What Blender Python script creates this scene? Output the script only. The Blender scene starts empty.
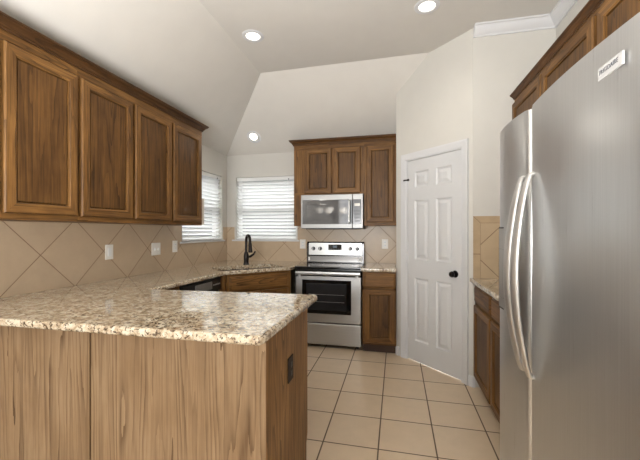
import bpy, bmesh, math, random
from mathutils import Vector, Matrix, Euler

# ------------------------------------------------------------------ camera, world, lights, exposure
SC = bpy.context.scene
COL = SC.collection
R = math.radians
cam_d = bpy.data.cameras.new('camera')
cam = bpy.data.objects.new('camera', cam_d)
COL.objects.link(cam)
cam.location = (0, 0, 1.30)
cam.rotation_euler = (R(90), 0, R(12.8))
cam_d.sensor_width = 36
cam_d.lens = 36 * 336 / 640
cam_d.shift_y = 1.5 / 640
cam_d.clip_start = 0.02
SC.camera = cam

SC.view_settings.view_transform = 'Standard'
SC.view_settings.look = 'None'
SC.view_settings.gamma = 1
SC.view_settings.use_curve_mapping = False
SC.view_settings.exposure = 0.0

W = bpy.data.worlds.new('daylight')
SC.world = W
W.use_nodes = True
bg = W.node_tree.nodes['Background']
# overcast sky, brightest overhead, over a duller band of neighbouring houses and fences near the horizon
wt = W.node_tree
tcw = wt.nodes.new('ShaderNodeTexCoord'); sxw = wt.nodes.new('ShaderNodeSeparateXYZ'); rw = wt.nodes.new('ShaderNodeValToRGB')
wt.links.new(tcw.outputs['Generated'], sxw.inputs[0]); wt.links.new(sxw.outputs[2], rw.inputs[0])
ew = rw.color_ramp.elements
ew[0].position = .25; ew[0].color = (.021, .0215, .022, 1)
ew[1].position = .5; ew[1].color = (.92, .96, 1, 1)
wt.links.new(rw.outputs[0], bg.inputs[0])
bg.inputs[1].default_value = 13.0

def area(name, loc, rot, sx, sy, power, col=(1, 1, 1)):
    d = bpy.data.lights.new(name, 'AREA')
    d.shape = 'RECTANGLE'; d.size = sx; d.size_y = sy; d.energy = power; d.color = col
    o = bpy.data.objects.new(name, d); COL.objects.link(o)
    o.location = loc; o.rotation_euler = tuple(R(a) for a in rot)
    return o
# daylight of the living room's tall windows behind the camera, then two added fill lights
area('rear_window_daylight', (-0.5, -4.3, 1.5), (90, 0, 0), 3.0, 2.0, 78, (0.97, 0.985, 1.0))
area('overhead_fill', (-0.5, -1.6, 2.95), (0, 0, 0), 1.4, 2.4, 16, (1.0, 0.99, 0.97))  # added soft fill from above, no lamp of the room
area('upward_fill', (-0.8, -0.4, 1.3), (161, 0, 0), 0.9, 0.9, 150, (0.99, 0.995, 1.0))  # unseen fill added behind the camera, aimed up to brighten the ceiling

# ------------------------------------------------------------------ helpers: objects
def world_matrix(o):
    m = Matrix.LocRotScale(o.location, o.rotation_euler, o.scale)
    return world_matrix(o.parent) @ m if o.parent else m

def tag(o, label=None, cat=None, group=None, kind=None):
    if label: o['label'] = label
    if cat: o['category'] = cat
    if group: o['group'] = group
    if kind: o['kind'] = kind
    return o

def empty(name, loc, rz=0, label=None, cat=None, group=None, kind=None):
    o = bpy.data.objects.new(name, None); COL.objects.link(o)
    o.empty_display_size = 0.05
    o.location = loc; o.rotation_euler = (0, 0, R(rz))
    return tag(o, label, cat, group, kind)

class MB:
    def __init__(s): s.bm = bmesh.new()
    def box(s, x0, x1, y0, y1, z0, z1, bev=0.0, m=0, seg=2):
        x0, x1 = min(x0, x1), max(x0, x1); y0, y1 = min(y0, y1), max(y0, y1); z0, z1 = min(z0, z1), max(z0, z1)
        b = s.bm
        v = [b.verts.new((x, y, z)) for z in (z0, z1) for y in (y0, y1) for x in (x0, x1)]
        fs = [b.faces.new([v[i] for i in q]) for q in ((0, 2, 3, 1), (4, 5, 7, 6), (0, 1, 5, 4), (2, 6, 7, 3), (0, 4, 6, 2), (1, 3, 7, 5))]
        for f in fs: f.material_index = m
        if bev > 0:
            es = list({e for f in fs for e in f.edges})
            bmesh.ops.bevel(b, geom=es, offset=bev, segments=seg, affect='EDGES', profile=0.5, material=m)
        return s
    def poly(s, pts, m=0):
        f = s.bm.faces.new([s.bm.verts.new(p) for p in pts]); f.material_index = m; return s
    def prism(s, pts, z0, z1, bev=0.0, m=0, seg=2, hole=None, top_only=False):
        b = s.bm
        lo = [b.verts.new((p[0], p[1], z0)) for p in pts]; hi = [b.verts.new((p[0], p[1], z1)) for p in pts]
        n = len(pts); side = []
        for i in range(n):
            side.append(b.faces.new((lo[i], lo[(i + 1) % n], hi[(i + 1) % n], hi[i])))
        fs = list(side)
        if hole is None:
            fs.append(b.faces.new(list(reversed(lo)))); fs.append(b.faces.new(hi))
        else:
            hl = [b.verts.new((p[0], p[1], z0)) for p in hole]; hh = [b.verts.new((p[0], p[1], z1)) for p in hole]
            k = len(hole)
            for i in range(k):
                fs.append(b.faces.new((hl[(i + 1) % k], hl[i], hh[i], hh[(i + 1) % k])))
            for ring, hr in ((lo, hl), (hi, hh)):
                es = [b.edges.get((ring[i], ring[(i + 1) % n])) for i in range(n)] + [b.edges.get((hr[i], hr[(i + 1) % k])) for i in range(k)]
                r = bmesh.ops.triangle_fill(b, edges=es, use_beauty=True)
                fs += [g for g in r['geom'] if isinstance(g, bmesh.types.BMFace)]
        for f in fs: f.material_index = m
        if bev > 0:
            es = []
            for i in range(n):
                es.append(b.edges.get((hi[i], hi[(i + 1) % n])))
                if not top_only: es.append(b.edges.get((lo[i], lo[(i + 1) % n])))
            bmesh.ops.bevel(b, geom=[e for e in es if e], offset=bev, segments=seg, affect='EDGES', profile=0.5, material=m)
        return s
    def tube(s, pts, r, n=10, m=0, caps=True, flat=1.0, up=None):
        """round (or flattened) bar along a polyline; r a number or one radius per point"""
        b = s.bm; pts = [Vector(p) for p in pts]
        rr = r if isinstance(r, (list, tuple)) else [r] * len(pts)
        rings = []; ref = Vector(up) if up else None
        for i, p in enumerate(pts):
            t = (pts[min(i + 1, len(pts) - 1)] - pts[max(i - 1, 0)]).normalized()
            if ref is None:
                ref = Vector((0, 0, 1)) if abs(t.z) < .9 else Vector((1, 0, 0))
            a = (ref - t * ref.dot(t)).normalized(); c = t.cross(a)
            if not up: ref = a
            rings.append([b.verts.new(p + (a * math.cos(k * 2 * math.pi / n) * flat + c * math.sin(k * 2 * math.pi / n)) * rr[i]) for k in range(n)])
        for i in range(len(rings) - 1):
            for k in range(n):
                f = b.faces.new((rings[i][k], rings[i][(k + 1) % n], rings[i + 1][(k + 1) % n], rings[i + 1][k])); f.material_index = m
        if caps:
            for q in (list(reversed(rings[0])), rings[-1]):
                f = b.faces.new(q); f.material_index = m
        return s
    def lathe(s, prof, c=(0, 0, 0), axis=(0, 0, 1), n=24, m=0):
        """prof: (radius, height along axis) from first to last"""
        b = s.bm; ax = Vector(axis).normalized()
        a = ax.orthogonal().normalized(); d = ax.cross(a); c = Vector(c); rings = []
        for r, h in prof:
            if r < 1e-6: rings.append([b.verts.new(c + ax * h)])
            else: rings.append([b.verts.new(c + ax * h + (a * math.cos(k * 2 * math.pi / n) + d * math.sin(k * 2 * math.pi / n)) * r) for k in range(n)])
        for p, q in zip(rings, rings[1:]):
            for k in range(n):
                k2 = (k + 1) % n
                if len(p) == 1 and len(q) == 1: continue
                if len(p) == 1: vs = (p[0], q[k2], q[k])
                elif len(q) == 1: vs = (p[k], p[k2], q[0])
                else: vs = (p[k], p[k2], q[k2], q[k])
                f = b.faces.new(vs); f.material_index = m
        return s
    def sweep(s, path, prof, m=0, side=1):
        """prof: (out, z); path: plan points; out goes to the right of travel (side=1) or left"""
        b = s.bm; P = [Vector((p[0], p[1])) for p in path]; ns = []
        for i in range(len(P) - 1):
            t = (P[i + 1] - P[i]).normalized(); ns.append(Vector((t.y, -t.x)) * side)
        rings = []
        for i, p in enumerate(P):
            if i == 0: off = ns[0]
            elif i == len(P) - 1: off = ns[-1]
            else:
                off = ns[i - 1] + ns[i]; off = off / off.dot(ns[i])
            rings.append([b.verts.new((p.x + off.x * o, p.y + off.y * o, z)) for o, z in prof])
        k = len(prof)
        for i in range(len(rings) - 1):
            for j in range(k):
                f = b.faces.new((rings[i][j], rings[i][(j + 1) % k], rings[i + 1][(j + 1) % k], rings[i + 1][j])); f.material_index = m
        for q in (rings[0], rings[-1]):
            f = b.faces.new(q); f.material_index = m
        return s
    def build(s, name, mats, parent=None, local=False, smooth=True, slab=False):
        b = s.bm
        if parent is not None and not local:
            bmesh.ops.transform(b, matrix=world_matrix(parent).inverted(), verts=b.verts)
        bmesh.ops.recalc_face_normals(b, faces=b.faces)
        for f in b.faces: f.smooth = smooth
        for e in b.edges:
            if len(e.link_faces) != 2: e.smooth = False; continue
            an = e.calc_face_angle(0); a0, a1 = sorted(f.calc_area() for f in e.link_faces)
            up = [abs(f.normal.z) > .9995 for f in e.link_faces]
            if slab and up[0] != up[1]: e.smooth = False; continue
            e.smooth = not (an > R(38) or (an > R(5) and a1 > 12 * max(a0, 1e-9)))      # keep big flats flat beside small bevels
        me = bpy.data.meshes.new(name); b.to_mesh(me); b.free()
        for mt in (mats if isinstance(mats, (list, tuple)) else [mats]): me.materials.append(mt)
        o = bpy.data.objects.new(name, me); COL.objects.link(o)
        if parent is not None: o.parent = parent
        return o

def copy_tree(o, parent=None):
    c = o.copy(); COL.objects.link(c)
    if parent is not None: c.parent = parent
    for ch in list(o.children): copy_tree(ch, c)
    return c

# ------------------------------------------------------------------ helpers: materials
def srgb(r, g, b):
    f = lambda c: (c / 255) / 12.92 if c / 255 <= .04045 else ((c / 255 + .055) / 1.055) ** 2.4
    return (f(r), f(g), f(b), 1)

class NT:
    def __init__(s, name):
        s.mat = bpy.data.materials.new(name); s.mat.use_nodes = True
        s.t = s.mat.node_tree; s.p = s.t.nodes['Principled BSDF']
    def n(s, typ, **kw):
        o = s.t.nodes.new(typ)
        for k, v in kw.items(): setattr(o, k, v)
        return o
    def l(s, a, b): s.t.links.new(a, b)
    def math(s, op, a, b=None, c=None):
        o = s.n('ShaderNodeMath', operation=op)
        for i, q in enumerate((a, b, c)):
            if q is None: continue
            if isinstance(q, (int, float)): o.inputs[i].default_value = q
            else: s.l(q, o.inputs[i])
        return o.outputs[0]
    def ramp(s, fac, stops):
        o = s.n('ShaderNodeValToRGB'); e = o.color_ramp.elements
        while len(e) < len(stops): e.new(0.5)
        for q, (p, c) in zip(e, stops): q.position = p; q.color = c
        s.l(fac, o.inputs[0]); return o.outputs[0]
    def mix(s, fac, a, b, bt='MIX'):
        o = s.n('ShaderNodeMix', data_type='RGBA', blend_type=bt)
        if isinstance(fac, (int, float)): o.inputs[0].default_value = fac
        else: s.l(fac, o.inputs[0])
        for i, q in ((6, a), (7, b)):
            if isinstance(q, tuple): o.inputs[i].default_value = q
            else: s.l(q, o.inputs[i])
        return o.outputs[2]
    def coords(s, scale=(1, 1, 1), rnd=True):
        tc = s.n('ShaderNodeTexCoord'); v = tc.outputs['Object']
        if rnd:
            oi = s.n('ShaderNodeObjectInfo')
            k = s.n('ShaderNodeVectorMath', operation='SCALE'); k.inputs[0].default_value = (13.1, 7.7, 9.3)
            s.l(oi.outputs['Random'], k.inputs['Scale'])
            a = s.n('ShaderNodeVectorMath', operation='ADD'); s.l(v, a.inputs[0]); s.l(k.outputs[0], a.inputs[1]); v = a.outputs[0]
        mp = s.n('ShaderNodeVectorMath', operation='MULTIPLY'); s.l(v, mp.inputs[0]); mp.inputs[1].default_value = scale
        return mp.outputs[0]
    def noise(s, v, scale, detail=3, rough=.5, dist=0):
        o = s.n('ShaderNodeTexNoise'); s.l(v, o.inputs['Vector'])
        o.inputs['Scale'].default_value = scale; o.inputs['Detail'].default_value = detail
        o.inputs['Roughness'].default_value = rough; o.inputs['Distortion'].default_value = dist
        return o.outputs['Fac']
    def bump(s, h, strength, dist=.002):
        o = s.n('ShaderNodeBump'); o.inputs['Strength'].default_value = strength; o.inputs['Distance'].default_value = dist
        s.l(h, o.inputs['Height']); s.l(o.outputs[0], s.p.inputs['Normal'])
    def set(s, col=None, rough=None, metal=None, spec=None, **kw):
        for k, v in (('Base Color', col), ('Roughness', rough), ('Metallic', metal), ('Specular IOR Level', spec)):
            if v is None: continue
            if isinstance(v, (int, float, tuple)): s.p.inputs[k].default_value = v
            else: s.l(v, s.p.inputs[k])
        return s.mat

def plain(name, rgb, rough=.5, metal=0, var=.04, vscale=6, bump=0, bscale=80, spec=.5):
    t = NT(name); c = t.coords()
    f = t.noise(c, vscale, 3)
    a = srgb(*rgb); lo = tuple(x * (1 - var) for x in a[:3]) + (1,); hi = tuple(min(1, x * (1 + var)) for x in a[:3]) + (1,)
    col = t.ramp(f, [(.3, lo), (.7, hi)])
    if bump: t.bump(t.noise(c, bscale, 4), bump)
    return t.set(col, rough, metal, spec)

def oak(name, light, mid, dark, axis='z', rings=9, rough=.45, ringk=.85, coat=.0, fibk=.42, midk=.5):
    t = NT(name)
    def sc(across, along): return {'z': (across, across, along), 'x': (along, across, across), 'y': (across, along, across)}[axis]
    big = t.noise(t.coords(sc(6.5, .42)), 1.0, 2.5, .42)
    wob = t.noise(t.coords(sc(80, 5)), 1.0, 2)
    v = t.math('MULTIPLY_ADD', big, rings * 2.6, t.math('MULTIPLY', wob, .45))
    ring = t.math('POWER', t.math('FRACT', v), 3.2)                      # growth rings: slow rise then a sharp edge
    brk = t.ramp(t.noise(t.coords(sc(14, 2.2)), 1.0, 3), [(.34, (.15, .15, .15, 1)), (.62, (1, 1, 1, 1))])
    ring = t.math('MULTIPLY', ring, brk)
    fib = t.noise(t.coords(sc(230, 6)), 1.0, 3, .6)
    fibm = t.ramp(fib, [(.42, (0, 0, 0, 1)), (.66, (1, 1, 1, 1))])
    mid_f = t.ramp(t.noise(t.coords(sc(70, 1.6)), 1.0, 2, .6), [(.44, (0, 0, 0, 1)), (.7, (1, 1, 1, 1))])
    blot = t.noise(t.coords(sc(6, 2.4)), 1.0, 4, .6)
    base = t.mix(t.ramp(blot, [(.34, (0, 0, 0, 1)), (.66, (1, 1, 1, 1))]), srgb(*light), srgb(*mid))
    c = t.mix(t.math('MULTIPLY', ring, ringk), base, srgb(*dark))
    c = t.mix(t.math('MULTIPLY', fibm, fibk), c, srgb(*dark))
    c = t.mix(t.math('MULTIPLY', mid_f, midk), c, srgb(*dark))
    t.bump(fib, .1, .001)
    t.p.inputs['Coat Weight'].default_value = coat; t.p.inputs['Coat Roughness'].default_value = .3
    return t.set(c, rough, spec=.22)

def steel(name, rgb, axis='x', rough=.3, amt=.05, metal=1.0):
    t = NT(name)
    s = {'x': (3, 380, 380), 'y': (380, 3, 380), 'z': (380, 380, 3)}[axis]
    f = t.noise(t.coords(s), 1.0, 2)
    a = srgb(*rgb)
    col = t.ramp(f, [(.3, tuple(x * .95 for x in a[:3]) + (1,)), (.7, tuple(min(1, x * 1.04) for x in a[:3]) + (1,))])
    r = t.math('MULTIPLY_ADD', f, amt * 2, rough - amt)
    t.bump(f, .025, .0005)
    return t.set(col, r, metal)

def tiles(name, axes, origin, pitch, grout_w, tile, grout, diag=False, rough=.35, var=.10):
    """square tile grid in object coordinates; axes picks the two in-plane axes"""
    t = NT(name); tc = t.n('ShaderNodeTexCoord'); sp = t.n('ShaderNodeSeparateXYZ'); t.l(tc.outputs['Object'], sp.inputs[0])
    a = t.math('SUBTRACT', sp.outputs['XYZ'.index(axes[0])], origin[0]); b = t.math('SUBTRACT', sp.outputs['XYZ'.index(axes[1])], origin[1])
    if diag:
        k = 1 / math.sqrt(2)
        a, b = t.math('MULTIPLY', t.math('ADD', a, b), k), t.math('MULTIPLY', t.math('SUBTRACT', a, b), k)
    a = t.math('DIVIDE', a, pitch); b = t.math('DIVIDE', b, pitch)
    d = t.math('MINIMUM', t.math('PINGPONG', a, .5), t.math('PINGPONG', b, .5))
    hw = grout_w / 2 / pitch
    m = t.n('ShaderNodeMapRange'); m.inputs[1].default_value = hw * .75; m.inputs[2].default_value = hw * 1.35
    t.l(d, m.inputs[0])
    cell = t.n('ShaderNodeCombineXYZ'); t.l(t.math('FLOOR', a), cell.inputs[0]); t.l(t.math('FLOOR', b), cell.inputs[1])
    wn = t.n('ShaderNodeTexWhiteNoise', noise_dimensions='3D'); t.l(cell.outputs[0], wn.inputs['Vector'])
    mott = t.noise(t.coords(rnd=False), 9, 5, .6)
    f = t.math('ADD', t.math('MULTIPLY', wn.outputs['Value'], .3), t.math('MULTIPLY', mott, .7))
    tl = srgb(*tile)
    c = t.ramp(f, [(.25, tuple(x * (1 - var) for x in tl[:3]) + (1,)), (.7, tuple(min(1, x * (1 + var)) for x in tl[:3]) + (1,))])
    c = t.mix(m.outputs[0], srgb(*grout), c)
    t.bump(m.outputs[0], .5, .002)
    rr = t.math('MULTIPLY_ADD', m.outputs[0], rough - .8, .8)
    return t.set(c, rr)

def granite(name):
    t = NT(name)
    c = t.coords(rnd=False)
    n1 = t.noise(c, 26, 4, .6, .6); n2 = t.noise(c, 54, 4, .62, .8); n3 = t.noise(c, 95, 3, .6)
    base = t.ramp(n1, [(.34, srgb(152, 130, 104)), (.47, srgb(190, 172, 146)), (.62, srgb(216, 206, 186))])
    dk = t.ramp(n2, [(.41, (1, 1, 1, 1)), (.45, (0, 0, 0, 1))])
    base = t.mix(t.math('MULTIPLY', dk, .85), base, srgb(78, 60, 46))
    bk = t.ramp(n3, [(.375, (1, 1, 1, 1)), (.41, (0, 0, 0, 1))])
    base = t.mix(t.math('MULTIPLY', bk, .85), base, srgb(48, 38, 32))
    lt = t.ramp(n3, [(.62, (0, 0, 0, 1)), (.70, (1, 1, 1, 1))])
    base = t.mix(t.math('MULTIPLY', lt, .5), base, srgb(238, 230, 212))
    t.p.inputs['Coat Weight'].default_value = .5; t.p.inputs['Coat Roughness'].default_value = .02; t.p.inputs['Coat IOR'].default_value = 1.5
    return t.set(base, .06, 0, .38)

def glow(name, rgb, strength):
    t = NT(name); t.p.inputs['Emission Color'].default_value = srgb(*rgb); t.p.inputs['Emission Strength'].default_value = strength
    return t.set(srgb(*rgb), .4)

M = {}
M['wall'] = plain('warm_white_wall_paint', (201, 198, 191), .85, var=.015, bump=.08, bscale=180, spec=.2)
M['ceiling'] = plain('ceiling_paint', (206, 202, 195), .9, var=.015, bump=.12, bscale=120, spec=.15)
M['trim'] = plain('white_trim_paint', (208, 208, 209), .45, var=.01)
M['door_paint'] = plain('white_door_paint', (204, 204, 204), .42, var=.01)
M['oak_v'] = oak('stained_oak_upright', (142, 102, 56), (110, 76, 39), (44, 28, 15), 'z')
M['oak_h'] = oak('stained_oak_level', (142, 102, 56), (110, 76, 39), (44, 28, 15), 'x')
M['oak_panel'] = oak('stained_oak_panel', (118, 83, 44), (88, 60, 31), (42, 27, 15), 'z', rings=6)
M['oak_crown'] = oak('stained_oak_moulding', (116, 80, 45), (88, 59, 33), (42, 27, 16), 'y')
M['oak_crown_dark'] = oak('dark_stained_oak_moulding', (92, 62, 34), (68, 45, 25), (36, 24, 14), 'y')
M['oak_crown_x'] = oak('stained_oak_moulding_long', (112, 77, 42), (84, 56, 30), (40, 26, 15), 'x')
M['pine'] = oak('honey_oak_veneer', (172, 146, 116), (155, 128, 98), (92, 69, 48), 'z', rings=6, ringk=.95, fibk=.2, midk=.28)
M['pine_end'] = oak('brown_oak_veneer', (168, 127, 80), (140, 102, 61), (74, 50, 29), 'z', rings=7, ringk=.95, fibk=.35)
M['granite'] = granite('speckled_cream_granite')
M['floor'] = tiles('beige_floor_tile', 'XY', (-.1055, 2.370), .3365, .008, (208, 187, 160), (98, 82, 68), rough=.3, var=.06)
M['splash_l'] = tiles('diagonal_wall_tile', 'YZ', (1.724, 1.146), .3401, .005, (184, 163, 137), (134, 110, 88), True, .35, .08)
M['splash_b'] = tiles('diagonal_wall_tile_far', 'XZ', (-1.43, 1.146), .3401, .005, (184, 163, 137), (134, 110, 88), True, .35, .08)
M['splash_r'] = tiles('diagonal_wall_tile_right', 'XZ', (.909, 1.143), .3239, .005, (184, 162, 132), (120, 96, 74), True, .35, .08)
M['border'] = plain('border_tile', (178, 155, 124), .35, var=.07, vscale=12)
M['grout'] = plain('brown_grout', (118, 92, 70), .9, var=.1, vscale=60)
M['steel'] = steel('brushed_steel', (186, 186, 185), 'x', .34, metal=.8)
M['steel_fridge'] = steel('brushed_steel_door', (196, 196, 195), 'z', .30, metal=.85)
M['steel_micro'] = steel('satin_steel', (158, 158, 157), 'x', .42, metal=.6)
M['steel_dark'] = steel('dark_steel', (120, 118, 116), 'x', .3)
M['handle'] = steel('polished_steel_handle', (214, 213, 211), 'z', .30, .03, metal=.9)
M['black'] = plain('black_enamel', (18, 17, 17), .18, var=.1)
M['black_matte'] = plain('black_plastic', (26, 25, 24), .45, var=.1)
M['black_glass'] = plain('black_glass', (14, 14, 15), .04, var=.05, spec=.6)
M['oven_glass'] = plain('tinted_oven_glass', (40, 40, 42), .14, var=.2, spec=.35)
M['micro_glass'] = plain('tinted_microwave_glass', (84, 84, 86), .05, var=.08, spec=.9)
M['micro_panel'] = plain('grey_keypad_panel', (88, 88, 90), .2, var=.05)
M['plate'] = plain('white_plastic_plate', (232, 228, 220), .35, var=.01)
M['brown_plate'] = plain('brown_plastic_plate', (44, 32, 25), .7, var=.05)
M['bronze'] = plain('oil_rubbed_bronze', (38, 32, 30), .28, metal=.6, var=.15)
M['knob_black'] = plain('black_knob_metal', (24, 22, 21), .22, metal=.5, var=.1)
M['dial'] = plain('dark_dial', (40, 40, 42), .3, var=.05)
M['vinyl'] = plain('white_vinyl', (232, 232, 230), .4, var=.01)
M['display'] = glow('oven_clock_display', (70, 84, 96), .25)
M['bulb'] = glow('frosted_lamp_glass', (255, 248, 238), 2.6)
M['shade'] = glow('white_glass_lamp_shade', (255, 248, 236), 3)
M['beige_plastic'] = plain('beige_plastic', (220, 210, 196), .5, var=.03)
M['ink'] = plain('dark_grey_lettering', (80, 80, 84), .5, var=.02)
M['sticker'] = plain('white_paper_sticker', (240, 240, 238), .6, var=.01)
M['badge'] = plain('satin_badge', (168, 167, 165), .7, var=.01)
M['sink'] = plain('dark_composite_sink', (58, 50, 42), .35, var=.25, vscale=60)
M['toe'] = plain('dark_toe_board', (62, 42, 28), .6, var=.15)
M['chrome'] = steel('chrome', (225, 225, 226), 'z', .12, .02)
def blind_mat():
    t = NT('white_blind_slat'); t.set(srgb(238, 238, 236), .5)
    tr = t.n('ShaderNodeBsdfTranslucent'); tr.inputs[0].default_value = srgb(246, 246, 244)
    mx = t.n('ShaderNodeMixShader'); mx.inputs[0].default_value = .35
    out = t.t.nodes['Material Output']
    t.l(t.p.outputs[0], mx.inputs[1]); t.l(tr.outputs[0], mx.inputs[2]); t.l(mx.outputs[0], out.inputs['Surface'])
    return t.mat
M['slat'] = blind_mat()
def glass_mat():
    t = NT('clear_window_glass'); t.set((1, 1, 1, 1), 0)
    t.p.inputs['Transmission Weight'].default_value = 1; t.p.inputs['IOR'].default_value = 1.1
    return t.mat
M['glass'] = glass_mat()

# ------------------------------------------------------------------ the room shell
XL, YB, XR, YR, ZC = -2.26, 4.20, 1.24, -4.5, 3.0
ZE = 2.335                                   # eaves: where the sloped ceilings meet the walls
def structure(o): o['kind'] = 'structure'; return o

structure(MB().box(XL - .12, XR + .12, YR - .12, YB + .12, -.1, 0).build('floor', M['floor']))
c = MB()
A = (XL, YB, ZE); Hp = (-1.42, 3.376, ZC)
def slab(pts, m=0):                          # ceiling panel with a thickness
    up = [(p[0], p[1], p[2] + .1) for p in pts]
    n = len(pts)
    c.poly(pts, m); c.poly(up, m)
    for i in range(n): c.poly((pts[i], pts[(i + 1) % n], up[(i + 1) % n], up[i]), m)
slab([(-1.39, YR - .1, ZC), (XR + .1, YR - .1, ZC), (XR + .1, 3.33, ZC), Hp])
slab([(XL, YR - .1, ZE), (-1.39, YR - .1, ZC), Hp, A])
slab([A, Hp, (.75, 3.332, ZC), (.75, YB, ZE)])
structure(c.build('ceiling', M['ceiling'], smooth=False))
WY0, WY1, WZ0, WZ1 = 3.215, 4.072, 1.19, 2.03          # left window opening
BX0, BX1 = -2.125, -1.268                              # far window opening
T = .14
w = MB()
w.box(XL - T, XL, YR, WY0, 0, ZE + .1); w.box(XL - T, XL, WY1, YB + T, 0, ZE + .1)
w.box(XL - T, XL, WY0, WY1, 0, WZ0); w.box(XL - T, XL, WY0, WY1, WZ1, ZE + .1)
structure(w.build('wall_left', M['wall']))
w = MB()
w.box(XL, BX0, YB, YB + T, 0, ZE + .1); w.box(BX1, 0.1, YB, YB + T, 0, ZE + .1)
w.box(BX0, BX1, YB, YB + T, 0, WZ0); w.box(BX0, BX1, YB, YB + T, WZ1, ZE + .1)
structure(w.build('wall_back', M['wall']))
structure(MB().prism([(0, 3.65), (0, YB), (.1, YB), (.1, 3.69)], 0, ZC).build('wall_pantry_side', M['wall']))
# angled pantry wall with its doorway: local x along the wall, local y into the pantry
S2 = math.sqrt(2)
LW = .625 * S2
wa = empty('wall_pantry_front', (0, 3.65, 0), -45, kind='structure')
D0, D1, DZ = .098 * S2, .556 * S2, 2.03                 # doorway along the wall
MB().box(0, D0, 0, .1, 0, ZC).box(D1, LW, 0, .1, 0, ZC).box(D0, D1, 0, .1, DZ, ZC).build('wall_panel', M['wall'], wa, local=True)
structure(MB().box(.625, XR, 3.025, 3.125, 0, ZC).build('wall_nook', M['wall']))
structure(MB().box(XR, XR + T, YR, 3.125, 0, ZC).build('wall_right', M['wall']))
# rear wall with two tall windows (living room)
w = MB(); w.box(XL, XR, YR - T, YR, 0, .5); w.box(XL, XR, YR - T, YR, 2.4, ZC)
for a, b in ((XL, -1.9), (-.75, -.45), (.7, XR)): w.box(a, b, YR - T, YR, .5, 2.4)
structure(w.build('wall_rear', M['wall']))

# baseboards beside the pantry door
bb = [(0, 0), (.014, 0), (.014, .075), (.008, .09), (0, .09)]
structure(MB().sweep([(.60, 3.05), (.625, 3.025), (.64, 3.025)], bb).build('baseboard_nook', M['trim']))
structure(MB().sweep([(0.001, 3.649), (.035, 3.615)], bb).build('baseboard_pantry', M['trim']))

# white cornice where the nook walls meet the flat ceiling
cp = [(0, 2.918), (.012, 2.918), (.014, 2.93), (.03, 2.94), (.05, 2.965), (.062, 2.985), (.074, 2.988), (.074, 3.0), (0, 3.0)]
structure(MB().sweep([(.628, 3.025), (XR, 3.025), (XR, -1.5)], cp).build('trim_cornice', M['trim']))

# ------------------------------------------------------------------ tiled backsplashes
TS = .009
b = MB()
b.box(XL, XL + TS, .7, YB, .90, WZ0 - .02); b.box(XL, XL + TS, .7, WY0 - .02, WZ0 - .02, 1.43); b.box(XL, XL + TS, WY1 + .02, YB, WZ0 - .02, 1.36)
structure(b.build('trim_backsplash_left', M['splash_l']))
b = MB()
b.box(XL + TS, 0, YB - TS, YB, .90, WZ0 - .02); b.box(XL + TS, BX0 - .02, YB - TS, YB, WZ0 - .02, 1.36); b.box(BX1 + .02, 0, YB - TS, YB, WZ0 - .02, 1.43)
structure(b.build('trim_backsplash_back', M['splash_b']))
sp = empty('trim_backsplash_nook', (.625, 3.025, .9), kind='structure')
MB().box(.683, XR, 3.025 - TS, 3.025, .90, 1.3695).build('tile_field', M['splash_r'], sp)
MB().box(.626, XR, 3.025 - TS + .003, 3.025, .90, 1.428).build('grout_bed', M['grout'], sp)
g = .0025
b = MB(); y0, y1 = 3.025 - TS, 3.025
def xz_prism(mb, pts, ya, yb, m=0):
    n = len(pts); bm = mb.bm
    f0 = [bm.verts.new((p[0], ya, p[1])) for p in pts]; f1 = [bm.verts.new((p[0], yb, p[1])) for p in pts]
    for q in (f0, list(reversed(f1))): bm.faces.new(q).material_index = m
    for i in range(n): bm.faces.new((f0[i], f1[i], f1[(i + 1) % n], f0[(i + 1) % n])).material_index = m
    return mb
xz_prism(b, [(.626 + g, 1.428), (XR, 1.428), (XR, 1.3695 + g), (.683, 1.3695 + g)], y0, y1)
xz_prism(b, [(.626, 1.428 - g), (.683 - g, 1.3695), (.683 - g, 1.112 + g), (.626, 1.112 + g)], y0, y1)
b.box(.626, .683 - g, y0, y1, .90, 1.112 - g)
b.build('border_tiles', M['border'], sp)

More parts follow.
